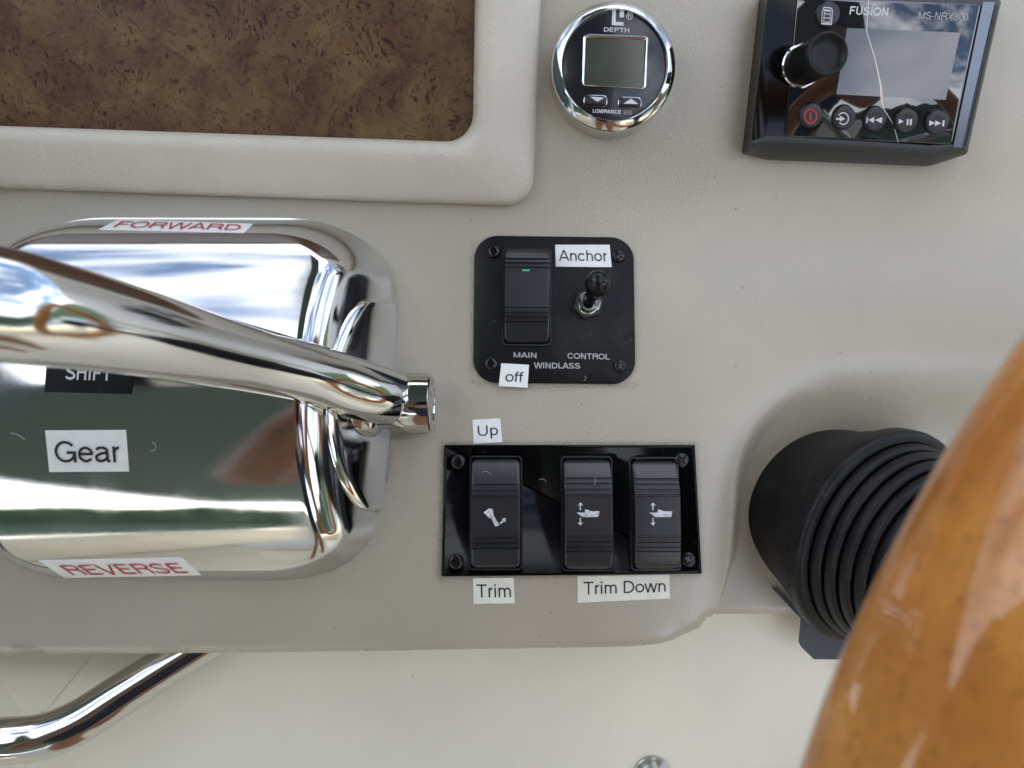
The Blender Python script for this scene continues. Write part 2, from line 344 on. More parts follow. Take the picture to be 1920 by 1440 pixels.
def bil(q, a, b_):
    """q corners TL TR BR BL in pixels, a right, b down"""
    x = (q[0][0]*(1-a)+q[1][0]*a)*(1-b_)+(q[3][0]*(1-a)+q[2][0]*a)*b_; y = (q[0][1]*(1-a)+q[1][1]*a)*(1-b_)+(q[3][1]*(1-a)+q[2][1]*a)*b_
    return x, y
def text(s, quad, box, to3, m, parent, bold=0., shear=0., name='lettering'):
    """box a0,a1,b0,b1 fraction of quad filled by the lettering; bold = stroke width over cap height"""
    V, Fc = tmesh(s, bold or .1, shear); a0, a1, b0, b1 = box
    c0 = to3(*bil(quad, (a0+a1)/2, (b0+b1)/2)); cx_ = to3(*bil(quad, (a0+a1)/2+.02, (b0+b1)/2)); cy_ = to3(*bil(quad, (a0+a1)/2, (b0+b1)/2-.02)); nn = (cx_-c0).cross(cy_-c0).normalized()
    W = [to3(*bil(quad, a0+(a1-a0)*v[0], b1-(b1-b0)*v[1]))+nn*(.05*v[2]) for v in V]
    return mk(name, W, Fc, m, parent, smooth=False)
def flat(pts, to3, m, parent, name='mark'):
    return mk(name, [to3(*p) for p in pts], [tuple(range(len(pts)))], m, parent, smooth=False)
def multi(polys, to3, m, parent, name):
    V, Fc = [], []
    for p in polys: Fc.append(tuple(range(len(V), len(V)+len(p)))); V += [to3(*q) for q in p]
    return mk(name, V, Fc, m, parent, smooth=False)
def arcpoly(cx, cy, r0, r1, a0, a1, n=20, ry=1):
    o = [(cx+r1*math.cos(a0+(a1-a0)*k/n), cy+ry*r1*math.sin(a0+(a1-a0)*k/n)) for k in range(n+1)]
    return [[o[k], o[k+1], (cx+(o[k+1][0]-cx)*r0/r1, cy+(o[k+1][1]-cy)*r0/r1), (cx+(o[k][0]-cx)*r0/r1, cy+(o[k][1]-cy)*r0/r1)] for k in range(n)]
def screw(fr, u, v, r, h, parent, rot=0.):
    n = 48; prof = [(1., 0), (1, 1.5), (.93, 3.6), (.78, 5.2), (.66, 5.8)]; rs = []
    for f_, hh in prof: rs.append([fr.g(u+r*f_*math.cos(2*math.pi*k/n), v+r*f_*math.sin(2*math.pi*k/n), h+hh) for k in range(n)])
    def cr(th, s): 
        c_, s_ = abs(math.cos(th)), abs(math.sin(th)); wv = .16*s; ln = .55*s
        return min(max(min(ln/max(c_, 1e-4), wv/max(s_, 1e-4)), min(wv/max(c_, 1e-4), ln/max(s_, 1e-4))), s)
    for s_, hh in ((1, 6.0), (.98, 5.4), (.85, 1.5)):
        rs.append([fr.g(u+r*cr(2*math.pi*k/n+rot, s_)*math.cos(2*math.pi*k/n), v+r*cr(2*math.pi*k/n+rot, s_)*math.sin(2*math.pi*k/n), h+hh) for k in range(n)])
    V, Fc = rings(rs, cap0=False); return mk('screw', V, Fc, 'screw', parent, auto=35)
# ------------------------------------------------------------------ dashboard moulding (height field with a recess for the column)
def seg_dist(PX, PY, poly, closed=True):
    d = np.full(PX.shape, 1e9); bx = np.zeros(PX.shape); by = np.zeros(PX.shape); ins = np.zeros(PX.shape, bool); n = len(poly)
    for i in range(n if closed else n-1):
        x0, y0 = poly[i]; x1, y1 = poly[(i+1) % n]; dx, dy = x1-x0, y1-y0; L2 = dx*dx+dy*dy+1e-9
        tt = np.clip(((PX-x0)*dx+(PY-y0)*dy)/L2, 0, 1); qx, qy = x0+tt*dx, y0+tt*dy; dd = np.hypot(PX-qx, PY-qy); m_ = dd < d
        d[m_] = dd[m_]; bx[m_] = qx[m_]; by[m_] = qy[m_]
        if closed: c_ = ((y0 > PY) != (y1 > PY)) & (PX < (x1-x0)*(PY-y0)/(y1-y0+1e-12)+x0); ins ^= c_
    return d, bx, by, ins
def unp(pts, dz=0): return [tuple(hit(x, y, dz)[:2]) for x, y in pts]
def smooth_line(pts, n=6): return [tuple(q) for q in catmull(pts, n)]
pod_px = smooth_line([(-900, 1245), (0, 1236), (600, 1229), (1050, 1222), (1180, 1219), (1258, 1211), (1318, 1188), (1352, 1138), (1367, 1060), (1374, 960), (1380, 880), (1404, 812), (1450, 752), (1510, 712), (1600, 692), (1900, 684), (2900, 684)])
pod_xy = unp(pod_px)
REC = 82.
low_px = [(1342, 1162), (1500, 1162), (2900, 1162)]
def interp_outline():
    # outer outline: pod bottom up to about (1334,1130), then across at the foot of the recess
    a = [p for p, q in zip(pod_xy, pod_px) if q[1] > 1190]
    b_ = [tuple(P(x, y, -REC+.12*430)[:2]) for x, y in low_px]
    return a+[(346, -452), (362, -431), (370, -441), (379, b_[0][1])]+b_[1:]+[(3200, b_[0][1]), (3200, 1700), (-2600, 1700), (-2600, a[0][1])]
OUT = interp_outline()
recpoly = pod_xy[[i for i, q in enumerate(pod_px) if q[1] > 1200][-1]:]+[(3400, pod_xy[-1][1]), (3400, -900), (pod_xy[[i for i, q in enumerate(pod_px) if q[1] > 1200][-1]][0], -900)]
def zdash(X, Y):
    X = np.asarray(X, float); Y = np.asarray(Y, float); z = zbase(X, Y)
    d, _, _, ins = seg_dist(X, Y, recpoly); sd = np.where(ins, d, -d)
    up = np.clip((Y+330)/330, 0, 1); up = up*up*(3-2*up); t1 = np.clip((sd+60)/60, 0, 1); z = z-18*t1**2*(1-up)
    sp_ = .5*(sd+np.sqrt(sd*sd+30.**2)); ta = np.clip(sd/(14+34*np.clip((Y+430)/110, 0, 1)), 0, 1); tb = np.clip(sp_/330, 0, 1)
    z = z-(1-up)*REC*(ta**3*(ta*(6*ta-15)+10))-up*120*(1-(1-tb)**1.7)
    d2, _, _, _ = seg_dist(X, Y, OUT); e = np.clip(1-d2/22, 0, 1); z = z-20*(1-np.sqrt(np.clip(1-e*e, 0, 1)))
    return z
def build_dash():
    xs = np.concatenate([np.arange(-2400, -1060, 40), np.arange(-1060, 1060, 4.5), np.arange(1060, 3000, 40)]); ys = np.concatenate([np.arange(-560, 760, 4.5), np.arange(760, 1600, 40)])
    X, Y = np.meshgrid(xs, ys); d, bx, by, ins = seg_dist(X, Y, OUT)
    cell = 4.5; snap = (d < cell*.72) & (np.abs(X) < 1100); X = np.where(snap, bx, X); Y = np.where(snap, by, Y); keep = ins | snap
    Z = zdash(X, Y); ny, nx = X.shape; idx = -np.ones(X.shape, int); idx[keep] = np.arange(keep.sum())
    V = np.stack([X[keep], Y[keep], Z[keep]], 1)
    a, b_, c_, e = idx[:-1, :-1], idx[:-1, 1:], idx[1:, 1:], idx[1:, :-1]; ok = (a >= 0) & (b_ >= 0) & (c_ >= 0) & (e >= 0)
    Fc = np.stack([a[ok], b_[ok], c_[ok], e[ok]], 1)
    tri = []
    for q in ((a, b_, c_, e),):
        s_ = np.stack(q, -1).reshape(-1, 4); m3 = (s_ < 0).sum(1) == 1
        for r_ in s_[m3]: tri.append(tuple(int(x) for x in r_ if x >= 0))
    FL = [tuple(r_) for r_ in Fc.tolist()]+tri
    # skirt: the moulding's edge turned down
    cnt = {}
    for f_ in FL:
        for i in range(len(f_)):
            k = (f_[i], f_[(i+1) % len(f_)]); cnt[(min(k), max(k))] = cnt.get((min(k), max(k)), 0)+1
    n0 = len(V); ed = [k for k, c in cnt.items() if c == 1 and V[k[0], 1] < 700]; mp_ = {}; ext = []
    for k in ed:
        for i in k:
            if i not in mp_: mp_[i] = n0+len(ext); ext.append((V[i, 0], V[i, 1]+6, V[i, 2]-150))
    FL += [(k[0], k[1], mp_[k[1]], mp_[k[0]]) for k in ed]; V = np.vstack([V, np.array(ext)])
    o = mk('dashboard', V, FL, 'dash', loc=(0, 0, 0))
    # dirt mask: grime that gathers round the fittings
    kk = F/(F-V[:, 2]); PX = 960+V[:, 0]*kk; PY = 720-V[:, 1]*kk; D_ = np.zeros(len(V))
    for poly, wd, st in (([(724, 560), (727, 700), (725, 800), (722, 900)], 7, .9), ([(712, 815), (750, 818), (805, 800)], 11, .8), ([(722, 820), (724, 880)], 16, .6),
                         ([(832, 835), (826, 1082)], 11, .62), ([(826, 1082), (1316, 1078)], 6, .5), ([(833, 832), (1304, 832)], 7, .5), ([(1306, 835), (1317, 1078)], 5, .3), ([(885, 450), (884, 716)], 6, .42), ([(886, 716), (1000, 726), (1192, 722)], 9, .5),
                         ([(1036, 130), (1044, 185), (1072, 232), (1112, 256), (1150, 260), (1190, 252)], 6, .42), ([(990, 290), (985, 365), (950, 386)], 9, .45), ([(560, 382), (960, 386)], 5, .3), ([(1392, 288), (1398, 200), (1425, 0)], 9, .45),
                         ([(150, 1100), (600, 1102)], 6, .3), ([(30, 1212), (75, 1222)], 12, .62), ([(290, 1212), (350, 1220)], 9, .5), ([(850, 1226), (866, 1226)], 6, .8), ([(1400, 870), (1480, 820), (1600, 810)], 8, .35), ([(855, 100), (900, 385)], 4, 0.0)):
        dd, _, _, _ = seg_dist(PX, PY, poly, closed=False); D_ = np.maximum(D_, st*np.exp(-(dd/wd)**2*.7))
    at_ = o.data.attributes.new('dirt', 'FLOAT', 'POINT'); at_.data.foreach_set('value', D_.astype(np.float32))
    tag(o, 'beige textured helm dashboard moulding carrying the switches, gauge and gear control', 'dashboard', kind='structure')
build_dash()
# ------------------------------------------------------------------ cream panel under the dash, with a fold
ZL = -115.
def cream():
    fold = [(188, 1200), (60, 1360), (-300, 1810)]
    def zc(x, y): return ZL+.10*(-y-500)
    A = [P(188, 1100, ZL), P(60, 1360, ZL), P(-380, 1900, ZL)]
    V = [Vector((-1600, 300, ZL+30)), Vector((-1600, -2200, ZL+150)), Vector((-1250, -2200, ZL)), P(62, 1366, ZL), P(205, 1190, ZL), Vector((-200, 300, ZL)), Vector((2600, 300, ZL)), Vector((2600, -2200, ZL)), ]
    Fc = [(0, 1, 2, 3, 4, 5), (5, 4, 3, 2, 7, 6)]
    o = mk('lower_panel', V, Fc, 'cream', smooth=False, loc=(0, -600, ZL))
    tag(o, 'smooth cream lower panel of the helm console below the dashboard', 'panel', kind='structure')
cream()
# raised moulded ledge left of the fold catches a thin bright edge
b0 = P(62, 1366, ZL); b1 = P(205, 1190, ZL)
V, Fc = tube([(*b1, 2.2), (*b0, 2.2), (-1250, -2200, ZL, 2.2)], 8); tag(mk('panel_seam', V, Fc, 'cream', loc=b0), 'thin raised cream seam running diagonally down the lower panel at left', 'seam', kind='structure')
# bolt at the bottom edge of the picture
bo = P(1222, 1452, ZL)
t0 = thing('dome_bolt', 'dull silver domed bolt head in the cream panel at the bottom edge', 'bolt', bo)
V, Fc = lathe(bo, (0, 0, 1), [(38, 0), (38, 4), (35, 6), (33, 9), (28, 15), (19, 21), (8, 23), (.1, 23.5)], 48); mk('bolt_head', V, Fc, 'dull', t0, auto=40)
# ------------------------------------------------------------------ padded frame with burl insert
FP = Fr(700, 150, -1.9, lift=2)
H = 40.
def uvs(pts, h): return [FP.uv(x, y, h) for x, y in pts]
pod = thing('padded_panel', 'padded cream vinyl frame around a brown burl wood panel, top left', 'padded panel', FP.o)
br = uvs([(995, 384)], 20)[0]; ibr = uvs([(886, 267)], 14)[0]
x1, y0 = br; ix1, iy0 = ibr
outer = rpoly([(-1700, y0), (x1, y0), (x1, 900), (-1700, 900)], [0, 52, 0, 0], 14)
inner = rpoly([(-1560, iy0), (ix1, iy0), (ix1, 760), (-1560, 760)], [0, 50, 0, 0], 14)
prof = [(0, -26), (-.02, -10), (-.035, 4), (-.025, 13), (.01, 20), (.07, 25), (.18, 29), (.32, 34), (.48, 39), (.62, 43), (.74, 45), (.83, 44), (.90, 40), (.95, 34), (.985, 25), (1., 14), (1.005, 5), (1.0, -6)]
rs = [[FP.g(o[0]*(1-a)+i_[0]*a, o[1]*(1-a)+i_[1]*a, h) for o, i_ in zip(outer, inner)] for a, h in prof]
V, Fc = rings(rs, cap0=False, cap1=False); o = mk('padded_frame', V, Fc, 'vinyl', pod); 
V, Fc = rings([[FP.g(a, c_, 5) for a, c_ in inset(inner, -6)]], cap0=False); mk('burl_insert', V, Fc, 'burl', pod, smooth=False)
# ------------------------------------------------------------------ depth gauge
def zp(ox, oy, k): return lambda x, y: (ox+x/k, oy+y/k)
GS = .16
G = Fr(1148, 128, -2.6, slope=GS, lift=14); gz = zp(980, 0, 5.1417); hf = 54.
gu, gv = G.uv(1152.5, 122.5, hf)
ga = thing('depth_gauge', 'round chrome rimmed black depth gauge with a blank square display', 'gauge', G.g(gu, gv, 0))
O = G.g(gu, gv, 0)
V, Fc = lathe(O, G.n, [(111, -32), (111, 6), (110, 30), (109.5, 38), (108.5, 41), (106.5, 43), (94, 53.5), (92.5, 54), (91, 52.5), (90, 46)], 128, cap1=False); mk('bezel', V, Fc, 'chrome', ga, auto=50)
V, Fc = lathe(O, G.n, [(92, 40), (91, 47.5), (89.5, 48.2), (.1, 48.4)], 96); mk('dial_face', V, Fc, 'face', ga, auto=40)
hf = 48.6
g3 = lambda h: (lambda x, y: G.p3(*gz(x, y), h))
fo = rpoly([G.uv(*gz(x, y), hf) for x, y in ((585, 325), (1212, 350), (1190, 862), (570, 828))], 7, 5); fi = rpoly([G.uv(*gz(x, y), hf) for x, y in ((622, 372), (1172, 394), (1150, 838), (606, 810))], 3, 5)
rs = [[G.g(o[0]*(1-a)+i_[0]*a, o[1]*(1-a)+i_[1]*a, hf+h) for o, i_ in zip(fo, fi)] for a, h in ((0, -1), (.05, 1.6), (.3, 2.4), (.6, 1.2), (1, -3.5), (1, -6))]
V, Fc = rings(rs, cap0=False, cap1=False); mk('display_frame', V, Fc, 'chrome', ga, auto=40)
V, Fc = rings([[G.g(a, c_, hf+.25) for a, c_ in inset(fi, -1)]], cap0=False); mk('display', V, Fc, 'lcd', ga, smooth=False)
for k, (q, tri) in enumerate(((((590, 912), (818, 920), (812, 1036), (584, 1026)), ((652, 932), (788, 940), (718, 982))), (((922, 932), (1147, 940), (1142, 1055), (916, 1047)), ((1045, 950), (1115, 1003), (972, 999))))):
    po = rpoly([G.uv(*gz(x, y), hf) for x, y in q], 8, 6)
    rs = [[G.g(a, c_, hf+h) for a, c_ in inset(po, d)] for d, h in ((0, -1), (.2, 1.3), (1.2, 1.6), (2.2, .8), (2.4, -2))]
    V, Fc = rings(rs, cap0=False, cap1=False); mk('button_rim', V, Fc, 'chrome', ga, auto=40)
    V, Fc = rings([[G.g(a, c_, hf+h) for a, c_ in inset(po, d)] for d, h in ((2.8, -1), (3, 3), (4.5, 4.2), (7, 4.6))], cap0=False); bt = mk('button', V, Fc, 'btn', ga, auto=40)
    flat(tri, g3(hf+5.2), 'white', bt, 'arrow')
c_ = 'white'
text('DEPTH', [(785, 262), (1028, 270), (1026, 314), (783, 304)], (0, 1, 0, 1), g3(hf+.5), c_, ga, .16)
text('LOWRANCE', [(677, 1049), (948, 1059), (946, 1100), (675, 1089)], (0, 1, 0, 1), g3(hf+.5), c_, ga, .19)
text('3500', [(970, 1064), (1056, 1066), (1054, 1106), (968, 1104)], (0, 1, 0, 1), g3(hf+.5), 'grey', ga, .11)
multi([[(866, 98), (900, 98), (897, 210), (972, 214), (970, 248), (858, 242)], [(937, 104), (978, 106), (975, 168), (933, 166)]], g3(hf+.5), c_, ga, 'emblem')
multi(arcpoly(1030, 155, 25, 31, 0, 2*math.pi, 24, 1.13), g3(hf+.5), c_, ga, 'emblem_ring')
text('R', [(1018, 136), (1044, 137), (1043, 174), (1017, 173)], (0, 1, 0, 1), g3(hf+.5), c_, ga, .14)
# ------------------------------------------------------------------ marine radio remote
U = Fr(1630, 150, -3.0); uz = zp(1360, 0, 3.4286)
ra = thing('stereo_remote', 'black marine stereo remote with a blank screen, knob and round buttons', 'stereo remote', U.o)
HF = 74.
def ring_between(base, face, n=7):
    b_ = rpoly([U.uv(x, y, 0) for x, y in base], [4, 20, 30, 5, 12, 12], n); f_ = rpoly([U.uv(x, y, HF) for x, y in face], [4, 20, 30, 4, 8, 8], n); return b_, f_
bs, fc = ring_between(((1391, 287), (1438, 298), (1738, 310), (1798, 290), (1858, 6), (1424, -8)), ((1408, 269), (1437, 258), (1741, 276), (1803, 273), (1866, 3), (1440, -14)))
prf = [(0, -8), (0, 4), (.03, 16), (.16, 36), (.42, 56), (.7, 68), (.9, 73), (1, HF)]
rs = [[U.g(o[0]*(1-a)+i_[0]*a, o[1]*(1-a)+i_[1]*a, h) for o, i_ in zip(bs, fc)] for a, h in prf]
V, Fc = rings(rs, cap0=False); mk('housing', V, Fc, 'gloss', ra, auto=60)
# bottom end cap: wraps the lower side
def capstrip(sel, off, m, nm, lip=9):
    rr2 = []
    for a, h in prf[1:]:
        rr2.append([U.g((bs[i][0]*(1-a)+fc[i][0]*a), (bs[i][1]*(1-a)+fc[i][1]*a)+off, h+.6) for i in sel])
    rr2.append([U.g(fc[i][0], fc[i][1]+off+(-lip if off > 0 else lip), HF+.9) for i in sel])
    V, Fc = rings(rr2, close=False, cap0=False, cap1=False); mk(nm, V, Fc, m, ra, auto=60)
n7 = 8; capstrip(list(range(0, 32)), -2.0, 'cap', 'lower_end_cap', 5); capstrip(list(range(32, 48)), 2.0, 'cap', 'upper_end_cap', 10)
# right edge strip: sky reflection put into its grey-blue colour
V, Fc = rings([[U.g(*U.uv(x, y, HF), HF+h) for x, y in ((1786, 276), (1802, 277), (1864, 4), (1842, 4))] for h in (0, 2.2)], cap0=False); mk('side_trim', V, Fc, 'trim', ra, smooth=False)
gp = rpoly([U.uv(x, y, HF) for x, y in ((1470, 256), (1783, 271), (1838, 8), (1494, -6))], [6, 6, 6, 6], 5)
V, Fc = slab(U, gp, [(0, HF), (0, HF+2), (1.2, HF+3.2)]); mk('glass_front', V, Fc, 'glass', ra, auto=50)
HG = HF+3.25; u3 = lambda h: (lambda x, y: U.p3(*uz(x, y), h))
flat(((782, 180), (1510, 210), (1417, 642), (714, 606)), u3(HG+.25), 'lcdr', ra, 'screen')
text('FUSION', [(800, 36), (1052, 48), (1046, 108), (797, 96)], (0, 1, 0, 1), u3(HG+.4), 'white', ra, .17, .12)
text('MS-NRX300', [(1244, 72), (1562, 86), (1556, 138), (1238, 124)], (0, 1, 0, 1), u3(HG+.4), 'grey', ra, .12, .1)
def rbtn(x, y, nm='button', r=20.5, h=7):
    a, c_ = U.uv(*uz(x, y), HG+h); V, Fc = lathe(U.g(a, c_, HG), U.n, [(r, -1), (r, h*.6), (r-1, h), (r-3, h+1.2), (r*.5, h+.5), (.1, h+.3)], 40); return mk(nm, V, Fc, 'btn', ra, auto=50)
hb = HG+8.6
B1 = rbtn(552, 742, 'power_button'); multi(arcpoly(548, 748, 35, 44, 0, 2*math.pi, 28, 1.12)+[[(541, 724), (553, 724), (550, 772), (538, 772)]], u3(hb), 'redg', B1, 'power_symbol')
B2 = rbtn(765, 756); multi(arcpoly(758, 762, 30, 37, -2.6, 2.4, 24, 1.12)+[[(712, 758), (738, 758), (738, 744), (770, 764), (736, 782), (736, 770), (711, 770)]], u3(hb), 'white', B2, 'source_symbol')
B3 = rbtn(965, 765); multi([[(909, 752), (917, 752), (914, 790), (906, 790)], [(918, 771), (958, 752), (955, 791)], [(962, 771), (1010, 752), (1006, 792)]], u3(hb), 'white', B3, 'skip_back_symbol')
B4 = rbtn(1165, 776); multi([[(1116, 764), (1146, 781), (1112, 797)], [(1168, 764), (1180, 764), (1176, 804), (1164, 804)], [(1188, 765), (1201, 765), (1197, 805), (1184, 805)]], u3(hb), 'white', B4, 'play_pause_symbol')
B5 = rbtn(1365, 787); multi([[(1313, 774), (1348, 791), (1309, 808)], [(1350, 774), (1388, 792), (1346, 810)], [(1398, 774), (1411, 774), (1406, 812), (1393, 812)]], u3(hb), 'white', B5, 'skip_forward_symbol')
B6 = rbtn(662, 92, 'menu_button')
def fr_(q, w_):
    cx = sum(p[0] for p in q)/len(q); cy = sum(p[1] for p in q)/len(q); n = len(q); ii = [(cx+(p[0]-cx)*w_, cy+(p[1]-cy)*w_) for p in q]
    return [[q[i], q[(i+1) % n], ii[(i+1) % n], ii[i]] for i in range(n)]
multi(fr_([(632, 44), (676, 47), (692, 62), (684, 160), (617, 156), (622, 74)], .86)+[[(634, 60+r_*26), (672, 62+r_*26), (671, 67+r_*26), (633, 65+r_*26)] for r_ in range(4)]+fr_([(637, 66), (680, 68), (674, 146), (630, 144)], .84), u3(hb), 'white', B6, 'list_symbol')
# knob
a, c_ = U.uv(*uz(660, 345), HG+92); a0, c0 = U.uv(*uz(492, 425), HG)
KO = U.g(a0, c0, HG); KA = (U.g(a, c_, HG+92)-KO); kl = KA.length
V, Fc = lathe(KO, KA, [(36.5, -4), (36.5, 3), (34.5, 5), (30, 5)], 64, cap1=False); mk('knob_ring', V, Fc, 'chrome', ra, auto=40)
V, Fc = lathe(KO, KA, [(33, 0), (33, 20), (32, 50), (31.5, kl-16), (34, kl-12), (34.5, kl-3), (33.5, kl), (31, kl+1), (28.5, kl-.5), (27, kl-3.5), (15, kl-5), (.1, kl-5.5)], 72); mk('knob', V, Fc, 'rubber', ra, auto=60)
# bright reflected streak, painted as a pale strip across the glass
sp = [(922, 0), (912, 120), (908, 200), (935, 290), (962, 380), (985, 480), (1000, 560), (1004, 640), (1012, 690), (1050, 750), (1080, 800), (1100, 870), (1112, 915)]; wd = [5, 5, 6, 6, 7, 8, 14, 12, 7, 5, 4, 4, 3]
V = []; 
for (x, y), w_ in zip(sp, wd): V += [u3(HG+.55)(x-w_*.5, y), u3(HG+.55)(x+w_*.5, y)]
mk('scratch_glint', V, [(2*i, 2*i+1, 2*i+3, 2*i+2) for i in range(len(sp)-1)], 'glint', ra, smooth=False)
# ------------------------------------------------------------------ rocker switches
def rocker(fr, q, parent, h0=3., top=34., tilt=0., g1=(.23, .30, .37), g2=(.70, .77, .84), glow=False, cup=True):
    """q: TL TR BR BL pixels of the rocker's top outline"""
    u_ = [fr.uv(x, y, top*.85) for x, y in q]; cu = sum(a[0] for a in u_)/4; cv = sum(a[1] for a in u_)/4
    W = (abs(u_[1][0]-u_[0][0])+abs(u_[2][0]-u_[3][0]))/4; Lh = (abs(u_[0][1]-u_[3][1])+abs(u_[1][1]-u_[2][1]))/4
    vs = []; s = -1.
    gv_ = sorted([-(2*g-1) for g in g1+g2])
    st = np.linspace(-1, 1, 70).tolist()
    for g in gv_: st += [g-2.6/Lh, g-1.7/Lh, g+1.7/Lh, g+2.6/Lh]
    st += [-1+x/Lh for x in (0, .8, 2, 4, 7, 11)]+[1-x/Lh for x in (0, .8, 2, 4, 7, 11)]; st = sorted(set(st))
    hi, lo = -(2*g1[-1]-1), -(2*g2[0]-1)
    def prof(v):
        z = top
        if v > hi: z -= (v-hi)**1.5*58
        if v < lo: z -= (lo-v)**1.4*34
        return z+tilt*v*Lh
    rr = 12.
    V = []; ts = [-1, -1+.8/W, -1+2.2/W, -1+5/W]+np.linspace(-.85, .85, 12).tolist()+[1-5/W, 1-2.2/W, 1-.8/W, 1]
    for v in st:
        dv = (1-abs(v))*Lh; cr = rr-math.sqrt(max(0, rr*rr-max(0, rr-dv)**2)) if dv < rr else 0
        gd = 3.0 if any(abs(v-g) < 1.9/Lh for g in gv_) else 0
        e = max(0, 10-dv); eb = 10-math.sqrt(max(0, 100-e*e)) if dv < 10 else 0
        row = []
        for t_ in ts:
            x = t_*(W-cr); du = (1-abs(t_))*W; bb = 3-math.sqrt(max(0, 9-max(0, 3-du)**2)) if du < 3 else 0
            row.append((cu+x, cv+v*Lh, prof(v)-gd-eb-bb))
        V.append([(row[0][0]-.8, row[0][1], h0-2)]+row+[(row[-1][0]+.8, row[-1][1], h0-2)])
    V.insert(0, [(x, y-.8, h0-2) for x, y, z in V[0]]); V.append([(x, y+.8, h0-2) for x, y, z in V[-1]])
    W3 = [[fr.g(*p) for p in r_] for r_ in V]
    Vv, Fc = rings(W3, close=False, cap0=False, cap1=False); ob = mk('rocker_switch', Vv, Fc, 'rocker', parent, auto=28)
    if cup:
        po = rpoly([(cu-W-5, cv-Lh-5), (cu+W+5, cv-Lh-5), (cu+W+5, cv+Lh+5), (cu-W-5, cv+Lh+5)], 9, 4)
        ri = [[fr.g(a, c_, h) for a, c_ in inset(po, d)] for d, h in ((0, h0), (0, h0+4), (1.2, h0+5.5), (3.2, h0+5.5), (3.6, h0-1))]
        V2, F2 = rings(ri, cap0=False, cap1=False); mk('switch_surround', V2, F2, 'rocker', parent, auto=40)
    def on(x, y):   # pixel -> on the rocker's face
        z = top
        for _ in range(6): a = fr.uv(x, y, z); z = prof((a[1]-cv)/Lh)+.45
        return fr.g(a[0], a[1], z)
    return ob, on, (cu, cv, W, Lh, prof)
GRP = 'rows'
# windlass plate
Wf = Fr(1040, 580, -.4); wp = thing('windlass_switch_plate', 'black rounded square plate with one rocker and one toggle for the anchor windlass', 'switch plate', Wf.o)
po = rpoly([Wf.uv(x, y, 7) for x, y in ((887, 717), (1192, 720), (1188, 445), (890, 441))], 44, 12)
V, Fc = slab(Wf, po, [(0, -3), (0, 5.5), (.8, 7), (2, 7.6)]); mk('plate', V, Fc, 'black', wp, auto=50)
for i, (x, y) in enumerate(((926, 472), (1160, 480), (921, 682), (1163, 686))): a = Wf.uv(x, y, 9); screw(Wf, a[0], a[1], 12.5, 7.6, wp, (.3, .9, .1, .6)[i])
ob, on, info = rocker(Wf, ((948, 462), (1031, 464), (1031, 641), (944, 639)), wp, 7.6, 42., .06, g1=(.14, .19, .24), g2=(.66, .71, .755, .80))
multi([[(963, 505), (1012, 506), (1012, 509), (963, 508)]], lambda x, y: on(x, y)+Wf.n*-.1, 'ink', ob, 'lens_slot'); multi([[(979, 505.3), (994, 505.6), (993, 508.4), (980, 508.2)]], lambda x, y: on(x, y)+Wf.n*.3, 'green', ob, 'indicator_lens')
w3 = lambda h: (lambda x, y: Wf.p3(x, y, h)); hw = 7.9
text('MAIN', [(963, 660), (1006, 661), (1006, 672), (963, 671)], (0, 1, 0, 1), w3(hw), 'grey', wp, .17)
text('CONTROL', [(1064, 661), (1143, 663), (1143, 675), (1064, 673)], (0, 1, 0, 1), w3(hw), 'grey', wp, .17)
text('WINDLASS', [(1001, 679), (1088, 680), (1088, 692), (1001, 691)], (0, 1, 0, 1), w3(hw), 'grey', wp, .17)
tu, tv = Wf.uv(1103, 570, 12)
hx = [[Wf.g(tu+r_*math.cos(k*math.pi/3+.25), tv+r_*math.sin(k*math.pi/3+.25), h) for k in range(6)] for r_, h in ((29, 7), (29, 15), (26, 18))]
V, Fc = rings(hx, cap0=False); mk('hex_nut', V, Fc, 'cap', wp, smooth=False)
TO = Wf.g(tu, tv, 0)
V, Fc = lathe(TO, Wf.n, [(22, 17), (22, 20), (20.5, 21.5), (19, 21.5), (18.5, 30), (17.5, 33), (13, 33), (12, 24), (.1, 23)], 48); mk('bushing', V, Fc, 'steel', wp, auto=40)
tip = Wf.p3(1122, 529, 84); ba = TO+Wf.n*26; TA = tip-ba; tl = TA.length
V, Fc = lathe(ba, TA, [(10, -2), (10.5, 8), (12.5, 16), (13.5, tl*.40), (15, tl*.56), (19, tl*.70), (22.3, tl*.84), (22.8, tl*.97), (21, tl+7), (16.5, tl+14), (9, tl+19), (.1, tl+20.5)], 48); mk('toggle_lever', V, Fc, 'ball', wp)
